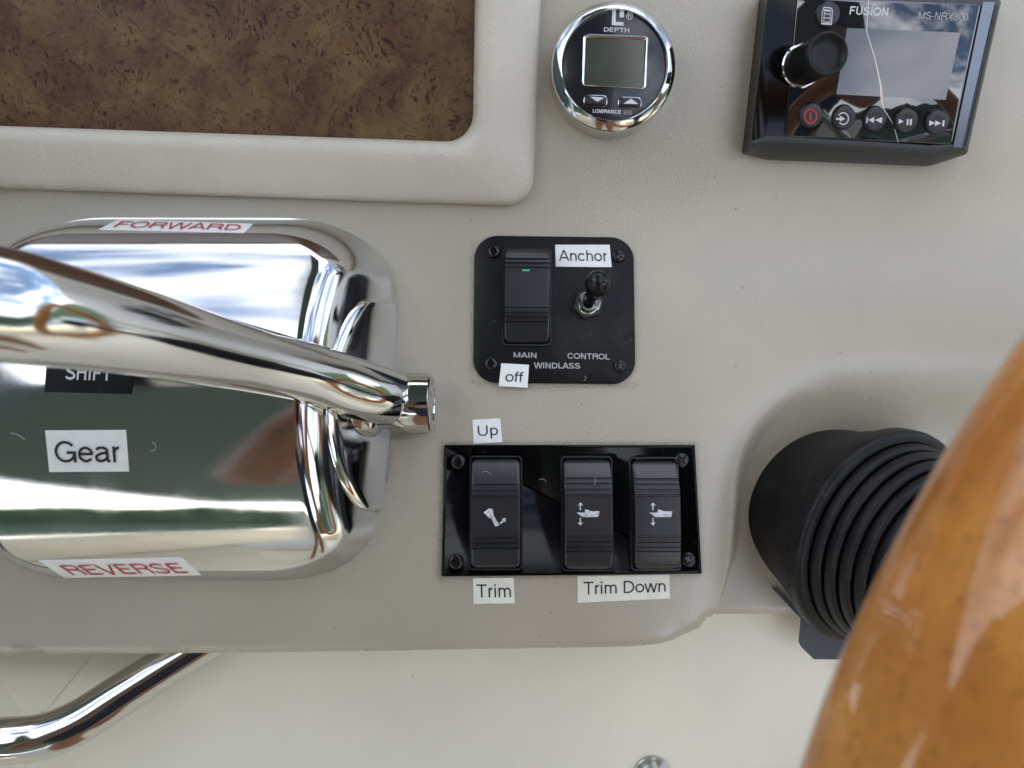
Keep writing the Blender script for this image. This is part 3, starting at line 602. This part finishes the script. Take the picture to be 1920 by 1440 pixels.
# trim panel
Tf = Fr(1070, 955, 0); tp = thing('trim_switch_panel', 'long black rectangular panel with three rocker switches for drive and trim tabs', 'switch panel', Tf.o)
po = rpoly([Tf.uv(x, y, 8) for x, y in ((828, 1081), (1316, 1076), (1303, 834), (833, 834))], 1.5, 3)
V, Fc = slab(Tf, po, [(0, -3), (0, 7.2), (.8, 8), (4.5, 8), (5.2, 7.2)]); mk('plate', V, Fc, 'gloss', tp, auto=50)
for i, (x, y) in enumerate(((859, 866), (1278, 863), (855, 1053), (1291, 1049))): a = Tf.uv(x, y, 9); screw(Tf, a[0], a[1], 14, 8, tp, (.2, .8, .5, .4)[i])
tz = zp(800, 780, 3.4286)
def zq(f_, pts): return [f_(*p) for p in pts]
for k, (q, ic, tl_) in enumerate(((((886, 858), (976, 859), (974, 1068), (880, 1067)), 'drive', .05), (((1057, 859), (1147, 859), (1151, 1070), (1060, 1069)), 'boat', 0), (((1186, 861), (1270, 861), (1282, 1069), (1194, 1069)), 'boat', 0))):
    ob, on, _ = rocker(Tf, q, tp, 8., 44., tl_, g1=(.20, .25, .30, .345)[1:] if k == 0 else (.185, .235, .285, .33)[0:], g2=(.715, .765, .81) if k == 0 else (.70, .745, .79, .83), cup=True)
    if ic == 'drive': polys = [[(365, 620), (400, 595), (425, 598), (431, 640), (466, 702), (442, 712), (414, 656), (400, 656), (386, 640)], [(452, 684), (458, 681), (471, 702), (465, 706)], [(470, 686), (490, 668), (484, 660), (510, 655), (507, 684), (498, 676), (476, 695)]]
    else:
        dx = 0 if k == 1 else 467
        polys = [[(x+dx, y) for x, y in pl] for pl in ([(988, 555), (1007, 577), (992, 574), (992, 606), (984, 606), (984, 574), (969, 577)], [(988, 706), (969, 684), (984, 688), (984, 655), (992, 655), (992, 688), (1007, 684)], [(963, 620), (1016, 622), (1020, 599), (1060, 612), (1113, 612), (1104, 649), (1005, 650)])]
    multi([[tz(*p) for p in pl] for pl in polys], on, 'icon', ob, 'symbol')
# ------------------------------------------------------------------ label stickers
SG = 'label tape stickers on the helm'
def sticker(quad, s, box, to3, label, m='paper', ink='ink', nx=24, ny=8, bold=.118, n=None, shear=0):
    o3 = to3(*bil(quad, .5, .5)); th = thing('label_sticker', label, 'sticker', o3, SG)
    rr2 = []
    for j in range(ny+1): rr2.append([to3(*bil(quad, i/nx, j/ny)) for i in range(nx+1)])
    V, Fc = rings(rr2, close=False, cap0=False, cap1=False)
    ce = n or Vector((0, 0, 1)); nV = len(V); V = [p+ce*.8 for p in V]+[p-ce*.1 for p in V]
    per = [i for i in range(nx+1)]+[(nx+1)*j+nx for j in range(1, ny+1)]+[(nx+1)*ny+i for i in range(nx-1, -1, -1)]+[(nx+1)*j for j in range(ny-1, 0, -1)]
    Fc += [(per[i], per[(i+1) % len(per)], per[(i+1) % len(per)]+nV, per[i]+nV) for i in range(len(per))]
    mk('tape', V, Fc, m, th, auto=40)
    text(s, quad, box, lambda x, y: to3(x, y)+ce*(1.25 if ny == 8 and not n else 2.6), ink, th, bold, shear)
    return th
dash3 = lambda x, y: hit(x, y, .3)
sticker([(886, 787), (938, 784), (942, 829), (888, 832)], 'Up', (.17, .88, .26, .82), dash3, 'small white sticker reading Up above the long switch panel')
sticker([(887, 1084), (963, 1083), (965, 1131), (888, 1132)], 'Trim', (.08, .92, .24, .76), dash3, 'cream sticker reading only Trim below the left rocker', 'paperold')
sticker([(1083, 1080), (1255, 1077), (1256, 1122), (1083, 1130)], 'Trim Down', (.065, .955, .22, .72), dash3, 'wide cream sticker reading Trim Down below the two right rockers', 'paperold')
sticker([(1041, 459), (1143, 459), (1147, 501), (1042, 500)], 'Anchor', (.06, .93, .23, .75), w3(7.9), 'white sticker reading Anchor above the toggle switch')
sticker([(940, 681), (992, 684), (989, 727), (935, 724)], 'off', (.2, .82, .33, .78), w3(7.9), 'small white sticker reading off at the bottom edge of the square plate')
# ------------------------------------------------------------------ gear control
HC, CX, CY, AX, AY = 185., -600., -32., 372., 345.
SX = .62
def rrd(X, Y, cx, cy, ax, ay, r, sx=SX):
    """distance inside a rounded rectangle, with x squeezed by sx"""
    qx = np.abs(X-cx)*sx-(ax*sx-r); qy = np.abs(Y-cy)-(ay-r)
    return -(np.hypot(np.maximum(qx, 0), np.maximum(qy, 0))+np.minimum(np.maximum(qx, qy), 0)-r)
def smin(a, b, k): hh = np.clip(.5+.5*(b-a)/k, 0, 1); return b*(1-hh)+a*hh-k*hh*(1-hh)
def zdr(X, Y):
    X = np.asarray(X, float); Y = np.asarray(Y, float); v_ = np.clip(np.abs((Y-CY)/AY), 0, 1)
    zs = HC*np.clip(1-v_**2.2, 0, 1)**.5; d = rrd(X, Y, CX, CY, AX, AY, 128.)
    return np.maximum(smin(zs, 3.0*d, 56), 0)-6
def drum(fn, cx, cy, ax, ay, r, sx, zoff, ncirc, ss):
    rs = []; th = np.linspace(0, 2*np.pi, ncirc, endpoint=False); cu, su = np.cos(th)*ax, np.sin(th)*ay
    lo_ = np.zeros(ncirc); hi_ = np.full(ncirc, 3.)
    for _ in range(50):
        mid = (lo_+hi_)/2; g_ = rrd(cx+cu*mid, cy+su*mid, cx, cy, ax, ay, r, sx) > 0; lo_ = np.where(g_, mid, lo_); hi_ = np.where(g_, hi_, mid)
    rs.append([Vector((x, y, zoff-30)) for x, y in zip(cx+cu*lo_, cy+su*lo_)])
    for s_ in ss:
        X = cx+cu*lo_*s_; Y = cy+su*lo_*s_; rs.append([Vector(q) for q in zip(X, Y, fn(X, Y))])
    return rings(rs, cap0=False)
SS = np.concatenate([1-np.linspace(0, 1, 26)**2*.06, np.linspace(.935, .6, 90), np.linspace(.595, .02, 60), [.001]])
gc = thing('gear_control', 'polished chrome gear shift control with a curved chrome lever', 'gear control', (CX, CY, 0))
V, Fc = drum(zdr, CX, CY, AX, AY, 128., SX, -6, 560, SS); mk('housing', V, Fc, 'chrome', gc)
def zboss(X, Y):
    v_ = np.clip(np.abs((Y+38)/214), 0, 1); return np.maximum(smin(158*np.sqrt(np.clip(1-v_**2, 0, 1)), 3.0*rrd(X, Y, -420, -38, 202, 214, 30., SX), 24), 0)-6
V, Fc = drum(zboss, -420, -38, 202, 214, 30., SX, -6, 400, SS); mk('side_boss', V, Fc, 'chrome', gc)
a = thing  # (keeps the name short below)
SO = Vector((-244, 55, 28)); V, Fc = lathe(SO, (1, 0, .6), [(11, -6), (11, 2), (8, 5), (3, 5.5), (2.6, 2), (.1, 2)], 24); mk('cover_screw', V, Fc, 'steel', gc, auto=40)
HY, HZ = -33., 66.
V, Fc = lathe((-262, HY, HZ-16), (1, 0, 0), [(64, -20), (64, 12), (60, 20), (50, 26), (48, 60)], 64, cap1=False); mk('shaft_collar', V, Fc, 'chrome', gc, auto=40)
V, Fc = lathe((-262, HY, HZ), (1, 0, 0), [(44, 0), (44, 50), (50, 62), (53, 76), (54, 88), (53.5, 106), (53, 116), (50, 119), (46, 119.5), (44, 117), (10, 117), (.1, 117)], 72); mk('lever_hub', V, Fc, 'chrome', gc, auto=40)
lp = []
for px, py, k, d in ((765, 748, 1.035, 88), (700, 738, 1.09, 101), (600, 706, 1.165, 98), (500, 681, 1.255, 98), (400, 658, 1.36, 101), (250, 621, 1.53, 109), (100, 590, 1.69, 118), (0, 572, 1.78, 123), (-160, 553, 1.88, 127), (-420, 540, 1.96, 128), (-700, 545, 2.0, 126)):
    z = F*(1-1/k); q = P(px, py, z); lp.append((q.x, q.y, q.z, d/2))
V, Fc = tube(catmull(lp, 14), 64); lv = mk('lever', V, Fc, 'chrome', gc)
e = lp[-1]; V, Fc = lathe(e[:3], (-1, 0, .1), [(48, -40), (56, -25), (70, 0), (78, 40), (76, 90), (60, 130), (30, 150), (.1, 155)], 48, cap0=True); mk('lever_knob', V, Fc, 'ball', gc)
V, Fc = lathe((lp[0][0]+4, lp[0][1], lp[0][2]+6), (.85, -.05, -.35), [(.1, -50), (20, -46), (36, -34), (45, -14), (46, 0), (42, 20), (28, 38), (.1, 44)], 48, cap0=True); mk('lever_foot', V, Fc, 'chrome', gc)
def ondrum(px, py):
    zs = np.arange(215, -8, -.5); k = 1-zs/F; X = (px-960)*k; Y = (720-py)*k; hz = zdr(X, Y); i = int(np.argmax(hz >= zs))
    if hz[i] < zs[i]: i = len(zs)-1
    z0, z1 = zs[max(0, i-1)], zs[i]
    for _ in range(14):
        zm = (z0+z1)/2; k = 1-zm/F
        if float(zdr((px-960)*k, (720-py)*k)) >= zm: z1 = zm
        else: z0 = zm
    return P(px, py, z1)
sticker([(85, 807), (236, 806), (242, 884), (93, 885)], 'Gear', (.1, .91, .25, .77), ondrum, 'large white sticker reading Gear on the chrome housing', n=Vector((0, -.1, .99)), nx=24, ny=12)
sticker([(222, 412), (474, 420), (457, 437), (184, 431)], 'FORWARD', (.06, .95, .17, .82), ondrum, 'white sticker reading FORWARD in red along the top of the chrome housing', ink='redink', n=Vector((0, .75, .66)), shear=-.15)
sticker([(71, 1050), (340, 1045), (377, 1078), (121, 1083)], 'REVERSE', (.10, .94, .25, .84), ondrum, 'white sticker reading REVERSE in red along the bottom of the chrome housing', ink='redink', n=Vector((0, -.7, .7)))
q = [(90, 664), (252, 668), (247, 739), (84, 735)]; rr2 = [[ondrum(*bil(q, i/16, j/10)) for i in range(17)] for j in range(11)]
V, Fc = rings(rr2, close=False, cap0=False, cap1=False); V = [p+Vector((0, 0, 1.6)) for p in V]; bd = mk('badge', V, Fc, 'black', gc)
text('SHIFT', q, (.23, .76, .26, .66), lambda x, y: ondrum(x, y)+Vector((0, 0, 2.2)), 'white', bd, .16)
# a few hairs of lint lying on the chrome and the black plates
rnd = random.Random(9); VV, FF = [], []
for (px, py, ln, cur, fn) in ((285, 830, 26, .55, ondrum), (20, 812, 30, .12, ondrum), (905, 885, 18, .25, lambda x, y: Tf.p3(x, y, 42)), (1115, 895, 14, .2, lambda x, y: Tf.p3(x, y, 44)), (1010, 900, 16, .3, lambda x, y: Tf.p3(x, y, 9)), (1095, 705, 12, .5, lambda x, y: Wf.p3(x, y, 8.6))):
    a = rnd.uniform(-.6, 1.4); x, y = px, py; pts_ = []
    for k in range(7):
        q = fn(x, y)+Vector((0, 0, 1.3)); pts_.append((*q, .3)); x += math.cos(a)*ln/6; y += math.sin(a)*ln/6; a += cur
    v_, f_ = tube(pts_, 5); FF += [tuple(i+len(VV) for i in g) for g in f_]; VV += v_
M['lint'] = mat('pale_lint', (.6, .6, .56), .8); lo = mk('lint', VV, FF, 'lint', loc=(0, 0, 0)); lo['kind'] = 'stuff'; lo['label'] = 'fine pale lint hairs caught on the chrome and black switch plates'; lo['category'] = 'lint'
# ------------------------------------------------------------------ chrome grab rail below
gp_ = []
for px, py, z, r_ in ((-420, 1400, 60, 41), (-150, 1394, 48, 41), (0, 1390, 40, 41), (80, 1381, 25, 41), (150, 1352, 5, 41), (235, 1298, -22, 41), (330, 1238, -45, 40), (420, 1182, -62, 39), (500, 1130, -70, 39)):
    q = P(px, py, z); gp_.append((*q, r_))
V, Fc = tube(catmull(gp_, 12), 56); o = mk('grab_rail', V, Fc, 'chrome', loc=gp_[2][:3]); tag(o, 'bent chrome grab rail curving out from under the dashboard, bottom left', 'grab rail')
# ------------------------------------------------------------------ steering column boot and wheel
al, be = math.radians(27), math.radians(-30); AXN = Vector((math.sin(al)*math.cos(be), math.sin(al)*math.sin(be), math.cos(al))); BO = Vector((642, -262, -60))
sc = thing('column_boot', 'black ribbed rubber boot around the steering column', 'column cover', BO)
V, Fc = lathe(BO, AXN, [(158, -120), (168, -40), (175, 0), (188, 35), (196, 62), (199, 74), (198, 84)], 128, cap1=False); mk('column_cover', V, Fc, 'rubber', sc, auto=50)
def bring(r, h, w_=13, m='rubber'):
    V, Fc = lathe(BO, AXN, [(r-11, h-3), (r-3, h-2), (r-.6, h), (r, h+3), (r-1.5, h+w_-3), (r-3.5, h+w_-.5), (r-9, h+w_+1), (r-14, h+w_-1)], 128, cap1=False); mk('boot_rib', V, Fc, m, sc, auto=50)
V, Fc = lathe(BO, AXN, [(202, 72), (206, 76), (208, 98), (206, 106), (200, 110), (190, 111), (187, 108), (168, 106)], 128, cap1=False); mk('boot_collar', V, Fc, 'rubber', sc, auto=50)
for i in range(5): bring(189-8*i, 114+24*i, 18)
V, Fc = lathe(BO, AXN, [(180, 102), (148, 200), (112, 290), (95, 300), (.1, 305)], 96); mk('boot_core', V, Fc, 'rubber', sc)
V, Fc = lathe(BO, AXN, [(60, 280), (60, 640)], 64); mk('column_shaft', V, Fc, 'cap', sc)
# mounting tab under the boot
def prism(px, z0, z1, m, parent, nm):
    V, Fc = rings([[P(x, y, z0) for x, y in px], [P(x, y, z1) for x, y in px]]); return mk(nm, V, Fc, m, parent, smooth=False)
prism([(1502, 1150), (1497, 1203), (1503, 1214), (1526, 1236), (1600, 1237), (1600, 1150)], -60, -40, 'cap', sc, 'mounting_tab')
prism([(1446, 1101), (1452, 1100), (1503, 1152), (1503, 1162)], -60, -28, 'cap', sc, 'cover_clip')
# wheel
CW = BO+AXN*700; e1 = AXN.cross(Vector((0, 1, 0))).normalized(); e2 = AXN.cross(e1); RW, RT = 700., 90.
wh = thing('steering_wheel', 'varnished orange brown wooden steering wheel rim, close at lower right', 'steering wheel', CW)
def torus(r_t, seg, m, nm, dr=0, dh=0, gs=()):
    n1, n2 = seg, 72; rs = []
    for i in range(n1):
        a = 2*math.pi*i/n1; d = e1*math.cos(a)+e2*math.sin(a); row = []
        for j in range(n2):
            p_ = 2*math.pi*j/n2; rr3 = r_t
            row.append(CW+d*(RW+dr+rr3*math.cos(p_))+AXN*(dh+rr3*math.sin(p_)))
        rs.append(row)
    V = [p for r in rs for p in r]; Fc = [(i*n2+j, ((i+1) % n1)*n2+j, ((i+1) % n1)*n2+(j+1) % n2, i*n2+(j+1) % n2) for i in range(n1) for j in range(n2)]
    return mk(nm, V, Fc, m, wh)
rim = torus(RT, 400, 'wood', 'rim')
ga_ = rim.data.attributes.new('grain', 'FLOAT_VECTOR', 'POINT')
if len(rim.data.vertices) == 400*72: ga_.data.foreach_set('vector', [c for i in range(400) for j in range(72) for c in (6.5*math.sin(2*math.pi*i/400), 9*math.cos(2*math.pi*j/72)+6.5*math.cos(2*math.pi*i/400), 9*math.sin(2*math.pi*j/72))])
# the seam where the rim's two halves are glued
def loop_tube(dr, dh, r_, m, nm):
    n1, n2 = 400, 8; V = []
    for i in range(n1):
        a = 2*math.pi*i/n1; d = e1*math.cos(a)+e2*math.sin(a)
        for j in range(n2): p_ = 2*math.pi*j/n2; V.append(CW+d*(RW+dr+r_*math.cos(p_))+AXN*(dh+r_*math.sin(p_)))
    Fc = [(i*n2+j, ((i+1) % n1)*n2+j, ((i+1) % n1)*n2+(j+1) % n2, i*n2+(j+1) % n2) for i in range(n1) for j in range(n2)]
    mk(nm, V, Fc, m, wh)
M['seam'] = mat('dark_wood_seam', (.20, .075, .018), .5)
sa = math.radians(48); loop_tube((RT-.8)*math.cos(sa), (RT-.8)*math.sin(sa), 2.4, 'seam', 'rim_seam')
V, Fc = lathe(CW, AXN, [(60, -90), (110, -60), (125, 0), (120, 40), (90, 62), (.1, 70)], 64, cap0=True); mk('hub', V, Fc, 'ball', wh)
for k in range(3):
    a = math.radians(95+120*k); d = e1*math.cos(a)+e2*math.sin(a); p0 = CW-AXN*20+d*80; p1 = CW+d*(RW-40)
    V, Fc = tube([(*p0, 34), (*(p0.lerp(p1, .5)), 26), (*p1, 30)], 24); mk('spoke', V, Fc, 'steel', wh)
# ------------------------------------------------------------------ turn the console into the world
for o in list(COL.objects):
    if o.parent is None and o not in (cam, sun): o.matrix_world = R @ Matrix.Translation(o.location)
# ------------------------------------------------------------------ the boat round the helm, with added shade pieces (metres, world axes; seen mirrored in the chrome)
M['canvas'] = mat('grey_canvas', (.10, .13, .13), .9); M['seat'] = mat('white_seat_vinyl', (.66, .63, .55), .5, bump=[('noise', 60, .1, .002)]); M['deck'] = mat('pale_deck', (.74, .68, .54), .6, mott=(5, .1))
M['water'] = mat('green_water', (.03, .06, .05), .08); M['leaf'] = mat('dark_foliage', (.04, .065, .03), .9, mott=(.2, .4)); M['skin'] = mat('brown_skin', (.28, .135, .08), .5); M['navy'] = mat('navy_cloth', (.012, .015, .025), .8); M['hair'] = mat('dark_hair', (.015, .012, .01), .6)
def box(name, c, s, m, parent=None, bev=.0, org=None):
    bm = bmesh.new(); bmesh.ops.create_cube(bm, size=1)
    for v_ in bm.verts: v_.co = Vector((v_.co.x*s[0]+c[0], v_.co.y*s[1]+c[1], v_.co.z*s[2]+c[2]))-(Vector(org) if org else Vector((0, 0, 0)))
    if bev: bmesh.ops.bevel(bm, geom=list(bm.edges), offset=bev, segments=4, affect='EDGES', profile=.5)
    me = bpy.data.meshes.new(name); bm.to_mesh(me); bm.free(); me.materials.append(M[m]); me.polygons.foreach_set('use_smooth', [bool(bev)]*len(me.polygons))
    o = bpy.data.objects.new(name, me); COL.objects.link(o)
    if parent: o.parent = parent
    elif org: o.location = org
    return o
def wthing(name, label, cat, loc, group=None):
    o = bpy.data.objects.new(name, None); COL.objects.link(o); o.location = loc; o['label'] = label; o['category'] = cat
    if group: o['group'] = group
    return o
tag(box('cockpit_floor', (0, -3.2, -1.0), (2.6, 7.4, .06), 'deck'), 'pale cockpit floor behind the helm', 'floor', kind='structure')
ca = [(-2.4, -5.6), (.22, -5.6), (.22, -.6), (.04, .60), (-.36, .60), (-.36, -.6), (-.5, -.75), (-1.9, -.75)]  # front lobe added to keep sky light off the dash's left and centre
n_ = len(ca); me = bpy.data.meshes.new('canopy'); me.from_pydata([(x, y, 1.0) for x, y in ca]+[(x, y, 1.03) for x, y in ca], [], [tuple(range(n_))[::-1], tuple(range(n_, 2*n_))]+[(i, (i+1) % n_, (i+1) % n_+n_, i+n_) for i in range(n_)])
me.materials.append(M['canvas']); co_ = bpy.data.objects.new('canopy', me); COL.objects.link(co_); tag(co_, 'grey canvas canopy out of view, its front lobe added to shade the helm', 'canopy')
tag(box('port_shade_board', (-.56, .30, -.02), (.05, 1.3, .94), 'canvas', bev=.01), 'dark board added out of view to port, shading the left of the helm', 'panel')  # unseen blocker, added to darken the left of the dash
st_ = wthing('helm_seat', 'white vinyl helm bench behind the skipper', 'seat', (0, -1.5, -.97))
box('seat_base', (0, -1.5, -.72), (1.1, .5, .44), 'deck', st_, .03, (0, -1.5, -.97)); box('cushion', (0, -1.48, -.42), (1.12, .54, .14), 'seat', st_, .05, (0, -1.5, -.97)); box('backrest', (0, -1.76, -.1), (1.12, .14, .55), 'seat', st_, .05, (0, -1.5, -.97))
for s_ in (-1, 1): tag(box('coaming', (s_*1.35, -2.2, -.65), (.2, 5.6, .6), 'deck', bev=.04), ('port' if s_ < 0 else 'starboard')+' side coaming of the cockpit', 'coaming')
V_ = 1500; me = bpy.data.meshes.new('water'); me.from_pydata([(-V_, -V_, -1.8), (V_, -V_, -1.8), (V_, V_, -1.8), (-V_, V_, -1.8)], [], [(0, 1, 2, 3)]); me.materials.append(M['water']); wo = bpy.data.objects.new('water', me); COL.objects.link(wo); wo['kind'] = 'structure'
rnd = random.Random(5); Vt, Ft = [], []
NW = 900
for i in range(NW):
    a = 2*math.pi*i/NW; h = 8+2.2*math.sin(a*5)+1.4*math.sin(a*13+1)+.8*math.sin(a*41)+.9*rnd.random(); Vt += [(75*math.cos(a), 75*math.sin(a), -1.8), (78*math.cos(a), 78*math.sin(a), h)]
Ft = [(2*i, 2*((i+1) % NW), 2*((i+1) % NW)+1, 2*i+1) for i in range(NW)]; me = bpy.data.meshes.new('far_shore_woods'); me.from_pydata(Vt, [], Ft); me.materials.append(M['leaf'])
so = bpy.data.objects.new('far_shore_woods', me); COL.objects.link(so); so['kind'] = 'structure'
# the photographer and phone
camp = (R @ Matrix.Translation((0, 0, D))).translation; back = (R.to_3x3() @ Vector((0, 0, 1)))
ph = wthing('phone', 'dark phone held over the helm by the photographer', 'phone', camp+back*.012)
bm = bmesh.new(); bmesh.ops.create_cube(bm, size=1); bmesh.ops.scale(bm, vec=(.155, .075, .008), verts=bm.verts); bmesh.ops.bevel(bm, geom=list(bm.edges), offset=.003, segments=2, affect='EDGES')
me = bpy.data.meshes.new('phone_body'); bm.to_mesh(me); bm.free(); me.materials.append(M['ball']); po_ = bpy.data.objects.new('phone_body', me); COL.objects.link(po_); po_.parent = ph; po_.matrix_local = R.to_3x3().to_4x4() @ Matrix.Translation((-.055, -.02, 0))
def skin(name, pts, edges, rad, m, parent, org):
    me = bpy.data.meshes.new(name); me.from_pydata([tuple(Vector(p)-Vector(org)) for p in pts], edges, []); me.materials.append(M[m]); o = bpy.data.objects.new(name, me); COL.objects.link(o); o.parent = parent
    o.modifiers.new('skin', 'SKIN'); sv = me.skin_vertices[0].data
    for i, r_ in enumerate(rad): sv[i].radius = (r_, r_) if not isinstance(r_, tuple) else r_
    sv[0].use_root = True
    sb = o.modifiers.new('sub', 'SUBSURF'); sb.levels = 2; sb.render_levels = 2; o.modifiers['skin'].use_smooth_shade = True; return o
org = (0, -.78, -.97); pe = wthing('person', 'person in a dark shirt leaning in with both bare arms to hold a phone', 'person', org)
hl = camp+back*.016+Vector((-.15, -.01, -.02)); hr = camp+back*.016+Vector((.05, -.01, -.02))
pts = [(0, -.78, -.02), (0, -.76, .18), (0, -.70, .42), (0, -.64, .55), (0, -.60, .64), (0, -.57, .74), (-.19, -.68, .42), (-.30, -.55, .20), tuple(hl+Vector((-.05, -.06, -.03))), tuple(hl), (.19, -.68, .42), (.29, -.55, .20), tuple(hr+Vector((.05, -.06, -.03))), tuple(hr), (-.10, -.80, -.10), (-.12, -.76, -.5), (-.13, -.80, -.9), (-.13, -.70, -.94), (.10, -.80, -.10), (.12, -.76, -.5), (.13, -.80, -.9), (.13, -.70, -.94)]
ed = [(0, 1), (1, 2), (2, 3), (3, 4), (4, 5), (2, 6), (6, 7), (7, 8), (8, 9), (2, 10), (10, 11), (11, 12), (12, 13), (0, 14), (14, 15), (15, 16), (16, 17), (0, 18), (18, 19), (19, 20), (20, 21)]
rad = [.13, .12, .14, .06, .08, .085, .06, .045, .03, .034, .06, .045, .03, .034, .09, .06, .045, .04, .09, .06, .045, .04]
skin('body', pts, ed, rad, 'skin', pe, org)
skin('shirt', [(0, -.78, -.08), (0, -.76, .18), (0, -.70, .42), (-.19, -.68, .42), (-.26, -.60, .29), (.19, -.68, .42), (.26, -.60, .29)], [(0, 1), (1, 2), (2, 3), (3, 4), (2, 5), (5, 6)], [.16, .145, .165, .075, .065, .075, .065], 'navy', pe, org)
skin('hair', [(0, -.63, .72), (0, -.60, .80)], [(0, 1)], [.08, .08], 'hair', pe, org)
for hh, sg in ((hl, 1), (hr, -1)):
    for k in range(5):
        b_ = Vector(hh)+Vector((sg*.012, .015*(k-2)*.6, .018*(k-2))); skin('finger', [b_, b_+Vector((sg*.03, .008, .004)), b_+Vector((sg*(.05+.006*(k % 3)), .004, .0))], [(0, 1), (1, 2)], [.010, .009, .007], 'skin', pe, org)
